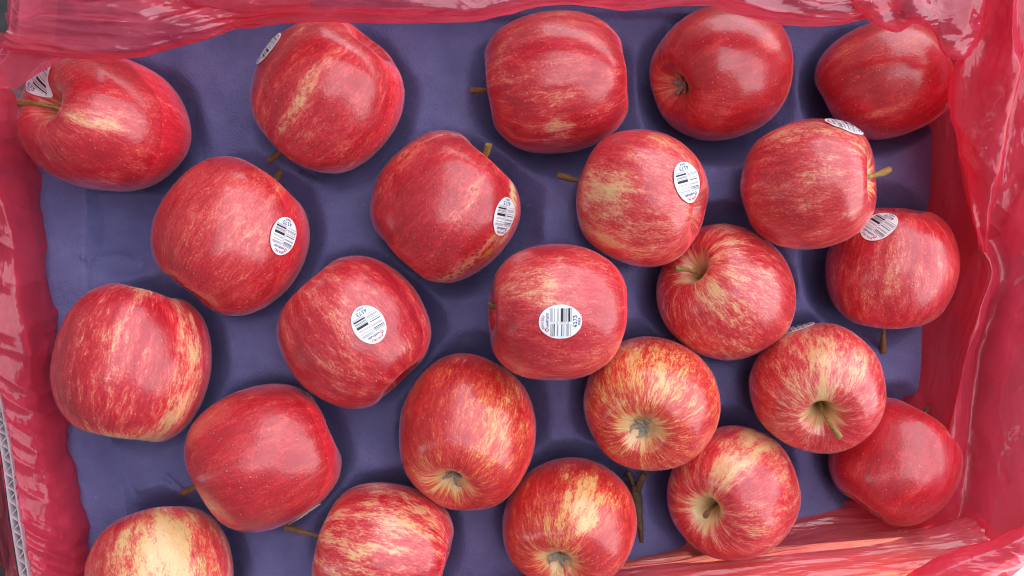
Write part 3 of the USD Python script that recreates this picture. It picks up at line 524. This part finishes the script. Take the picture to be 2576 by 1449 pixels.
film_part("folded_edge", sheet([
    [(x, y - 26, .070) for x, y in main], [(x, y - 3, .0735) for x, y in main], [(x, y + .5, .077) for x, y in main], [(x, y - 18, .083) for x, y in main], [(x, y - 50, .088) for x, y in main], [(x, y - 110, .086) for x, y in main]],
    420, 100, seed=51, amp=.0026, freq=(7, 66), slant=10, fold=.0012, fade=.35))
# right: hanging folds in the corner
film_part("corner_fold", sheet([
    [(2110, -50, .095), (2180, -50, .095), (2240, -50, .096), (2300, -50, .096), (2360, -50, .094), (2385, -50, .093), (2425, -50, .092), (2480, -50, .09)],
    [(2135, -15, .093), (2188, 12, .094), (2245, 25, .093), (2300, 15, .098), (2358, 25, .093), (2378, 45, .091), (2420, 60, .09), (2470, 40, .086)],
    [(2155, 4, .090), (2199, 45, .089), (2258, 71, .087), (2300, 52, .092), (2355, 81, .086), (2368, 116, .084), (2414, 144, .082), (2452, 108, .082)],
    [(2160, -12, .082), (2200, 25, .081), (2258, 50, .080), (2300, 30, .084), (2355, 58, .079), (2370, 92, .078), (2414, 120, .076), (2452, 85, .076)]],
    200, 110, seed=61, amp=.0012, freq=(26, 10), fold=.0025, fade=.3))
film_part("side_fold", sheet([
    [(2512, -50, .060), (2495, 35, .058), (2470, 104, .056), (2430, 167, .052), (2418, 250, .048), (2432, 330, .046), (2450, 434, .046), (2464, 530, .044), (2484, 640, .040)],
    [(2500, -50, .078), (2477, 35, .078), (2449, 104, .077), (2411, 167, .074), (2400, 250, .070), (2414, 330, .067), (2432, 434, .064), (2447, 530, .058), (2472, 640, .046)],
    [(2520, -50, .084), (2505, 35, .083), (2490, 104, .080), (2455, 180, .077), (2440, 260, .074), (2445, 340, .071), (2450, 434, .067), (2460, 530, .058), (2476, 640, .044)],
    [(2553, -50, .092), (2551, 35, .092), (2550, 104, .091), (2549, 190, .089), (2535, 270, .084), (2522, 340, .079), (2498, 434, .072), (2484, 530, .060), (2482, 640, .044)],
    [(2575, -50, .080), (2572, 35, .080), (2570, 104, .078), (2570, 190, .075), (2556, 270, .069), (2545, 340, .062), (2522, 434, .052), (2500, 530, .044), (2490, 640, .034)],
    [(2690, -50, .086), (2690, 35, .085), (2690, 104, .084), (2690, 190, .080), (2680, 270, .073), (2660, 340, .064), (2640, 434, .054), (2620, 530, .046), (2600, 640, .036)]],
    220, 180, seed=71, amp=.0018, freq=(22, 16), slant=12, fold=.0016, fade=.1), M_FILMV)
# right side
film_part("side_panel", sheet([
    [(2300, -60, .004), (2300, 200, .004), (2298, 350, .004), (2292, 600, .004), (2286, 800, .004), (2280, 940, .004), (2262, 1060, .004), (2230, 1160, .004), (2180, 1230, .004), (2120, 1270, .004)],
    [(2350, -60, .014), (2350, 200, .014), (2350, 350, .015), (2346, 600, .013), (2342, 800, .013), (2338, 940, .014), (2345, 1060, .018), (2320, 1190, .018), (2270, 1290, .016), (2190, 1330, .014)],
    [(2390, -60, .036), (2396, 200, .036), (2412, 350, .040), (2452, 560, .044), (2502, 684, .050), (2466, 790, .046), (2432, 900, .043), (2404, 1040, .040), (2390, 1200, .036), (2360, 1350, .03)],
    [(2420, -60, .040), (2430, 200, .040), (2450, 350, .038), (2482, 560, .038), (2520, 684, .043), (2492, 790, .036), (2462, 900, .034), (2440, 1040, .034), (2425, 1200, .034), (2400, 1360, .034)],
    [(2560, -60, .052), (2565, 200, .052), (2565, 350, .050), (2570, 560, .052), (2575, 684, .050), (2560, 790, .050), (2545, 900, .050), (2530, 1040, .050), (2520, 1200, .05), (2480, 1370, .052)],
    [(2652, -60, .060), (2656, 200, .060), (2656, 350, .060), (2655, 560, .060), (2653, 684, .060), (2652, 790, .060), (2650, 900, .060), (2648, 1000, .060), (2606, 1200, .060), (2562, 1390, .060)]],
    300, 150, seed=81, amp=.0012, freq=(14, 26), slant=22, fold=.0026, fade=.12, t=[0, .13, .42, .5, .78, 1]), M_FILMV)
# near side: long level creases
def creases(U_, V_, P):
    z = 0 * U_; a = ridged(np.stack([U_ * 13, V_ * 170 + U_ * 9, z], -1), 3, 2) ** 2; b = ridged(np.stack([U_ * 30, V_ * 420 - U_ * 14, z], -1), 7, 2)
    return (.0021 * (a - .45) * (.35 + 1.0 * meshkit.noise(np.stack([U_ * 18, V_ * 60, z], -1), 8)) + .0007 * (b - .6) + .0022 * (meshkit.noise(np.stack([U_ * 15, V_ * 40, z], -1), 12) - .5)) * sm(0, .010, V_)
film_part("side_panel", sheet([
    [(2330, 1215, .012), (2260, 1240, .004), (2160, 1258, .003), (2080, 1262, .003), (1980, 1285, .003), (1840, 1318, .003), (1690, 1354, .003), (1590, 1376, .003), (1400, 1410, .003), (1200, 1440, .003), (900, 1480, .003)],
    [(2420, 1270, .030), (2340, 1312, .026), (2230, 1328, .022), (2110, 1330, .020), (2000, 1348, .018), (1850, 1378, .018), (1700, 1408, .018), (1600, 1424, .018), (1400, 1455, .018), (1200, 1482, .018), (900, 1520, .018)],
    [(2500, 1330, .050), (2400, 1362, .048), (2260, 1376, .044), (2120, 1384, .040), (2000, 1395, .038), (1850, 1414, .036), (1700, 1432, .036), (1600, 1446, .036), (1400, 1476, .036), (1200, 1500, .036), (900, 1540, .036)],
    [(2560, 1386, .060), (2470, 1445, .0605), (2310, 1474, .0605), (2120, 1492, .0605), (2000, 1503, .0605), (1850, 1517, .0605), (1700, 1532, .0605), (1600, 1542, .0605), (1400, 1558, .0605), (1200, 1560, .0605), (900, 1570, .0605)]],
    420, 160, seed=91, amp=.0005, freq=(10, 60), fade=.1, waves=creases), M_FILMN)
# the flap in the lower right corner
film_part("corner_fold", sheet([
    [(2660, 1290, .066), (2590, 1330, .066), (2540, 1352, .065), (2490, 1376, .064), (2395, 1408, .063), (2345, 1432, .062), (2305, 1456, .062), (2262, 1490, .062)],
    [(2650, 1276, .073), (2580, 1322, .073), (2530, 1345, .072), (2480, 1369, .071), (2382, 1400, .070), (2332, 1424, .069), (2291, 1448, .068), (2250, 1482, .068)],
    [(2665, 1305, .080), (2600, 1345, .080), (2550, 1366, .080), (2505, 1386, .079), (2420, 1416, .078), (2375, 1436, .077), (2335, 1460, .076), (2300, 1490, .075)],
    [(2690, 1335, .078), (2640, 1372, .078), (2592, 1398, .078), (2558, 1414, .078), (2520, 1434, .077), (2490, 1452, .076), (2460, 1475, .075), (2430, 1500, .074)],
    [(2692, 1345, .060), (2640, 1380, .060), (2590, 1407, .060), (2556, 1424, .060), (2518, 1443, .06), (2488, 1462, .06), (2458, 1482, .06), (2428, 1508, .06)]],
    180, 110, seed=101, amp=.0014, freq=(18, 18), slant=15, fold=.0016, fade=.15))

# water drops on the film
ALLF = np.vstack(FILMS); AQ = to_px(ALLF)
def film_at(px, py):
    d = np.hypot(AQ[:, 0] - px, AQ[:, 1] - py); near = np.where(d < 5)[0]
    near = near if len(near) else np.array([d.argmin()]); return ALLF[near[ALLF[near, 2].argmax()]]
def drop(r, flat=.55):
    m = trimesh.creation.icosphere(2, r); m.vertices *= [1, 1, flat]; return m
parts = []
for k, (x, y, r) in enumerate([(1517, 200, 9), (1912, 400, 12), (1880, 492, 9), (1455, 470, 8), (1690, 755, 13), (1610, 845, 14), (2490, 540, 15), (2445, 628, 11), (2137, 745, 10), (1725, 650, 9), (720, 230, 6), (905, 290, 7), (1420, 350, 9), (1200, 420, 9),
        (1385, 810, 8), (1580, 590, 8), (2410, 555, 7), (1100, 335, 7), (870, 235, 6), (1375, 145, 8), (1325, 180, 6), (950, 765, 8), (1945, 160, 7), (1130, 365, 6), (300, 770, 7), (2240, 60, 6)]):
    p = film_at(x * .1736, y * .1736); m = drop(r * .1736 * 1.15 * TANH * (CAM_H - p[2]) / 1288); m.apply_translation(p + [0, 0, .0002]); parts.append((m.vertices, m.faces))
for x, y, r in [(2395, 1352, 3), (2408, 1352, 3), (2263, 1331, 3), (2278, 1333, 3), (2310, 1337, 3), (2466, 60, 2.6), (2466, 374, 2.5), (2478, 372, 2.6), (2459, 392, 2.4), (2190, 8, 2), (1640, 6, 2), (2010, 10, 2)]:
    p = film_at(x, y); m = drop(r * TANH * (CAM_H - p[2]) / 1288 * 1.1); m.apply_translation(p + [0, 0, .0002]); parts.append((m.vertices, m.faces))
obj("water_droplets", joined(parts), M_DROP, liner, smooth=True, kind="stuff")

# ------------------------------------------------------------------ small things lying on the tray
tree = __import__("scipy.spatial", fromlist=["cKDTree"]).cKDTree(TOPV[:, :2])
def on_tray(px, py):
    p = at(px, py, TZ)
    for _ in range(3): p = at(px, py, TOPV[tree.query(p[:2])[1], 2])
    return p
o0 = on_tray(1590, 1265); parts = []
lay = lambda pts, up: [on_tray(x, y) - o0 + [0, 0, h + up] for x, y, h in pts]
for pts, rad, fl in (([(1592, 1208, .007), (1595, 1250, .008), (1602, 1300, .008), (1609, 1354, .006)], [.0022, .0027, .0022, .0016, .0010], .75),
                     ([(1593, 1226, .007), (1584, 1202, .008), (1576, 1182, .008), (1566, 1188, .007)], [.0022, .0013, .0012, .0007], .8),
                     ([(1594, 1230, .007), (1604, 1207, .007), (1614, 1188, .006), (1630, 1178, .005)], [.0022, .0018, .0019, .0012], .7)):
    m = tube(lay(pts, .0006), rad, 12, fl); q = m.vertices; m.vertices = q + (meshkit.noise(q * 500, 3)[:, None] - .5) * .0007; parts.append((m.vertices, m.faces))
tw = thing("twig", "forked brown twig lying on the purple tray between two apples at the bottom", "twig", o0)
obj("bark", joined(parts), M_TWIG, tw, smooth=45)
dp = on_tray(1329, 516); dm = drop(.0017, .5)
tag(obj("water_drop", trimesh.Trimesh(dm.vertices + dp, dm.faces, process=False), M_DROP, smooth=True), "clear water drop on the bare purple tray right of the speckled apple", "water drop")
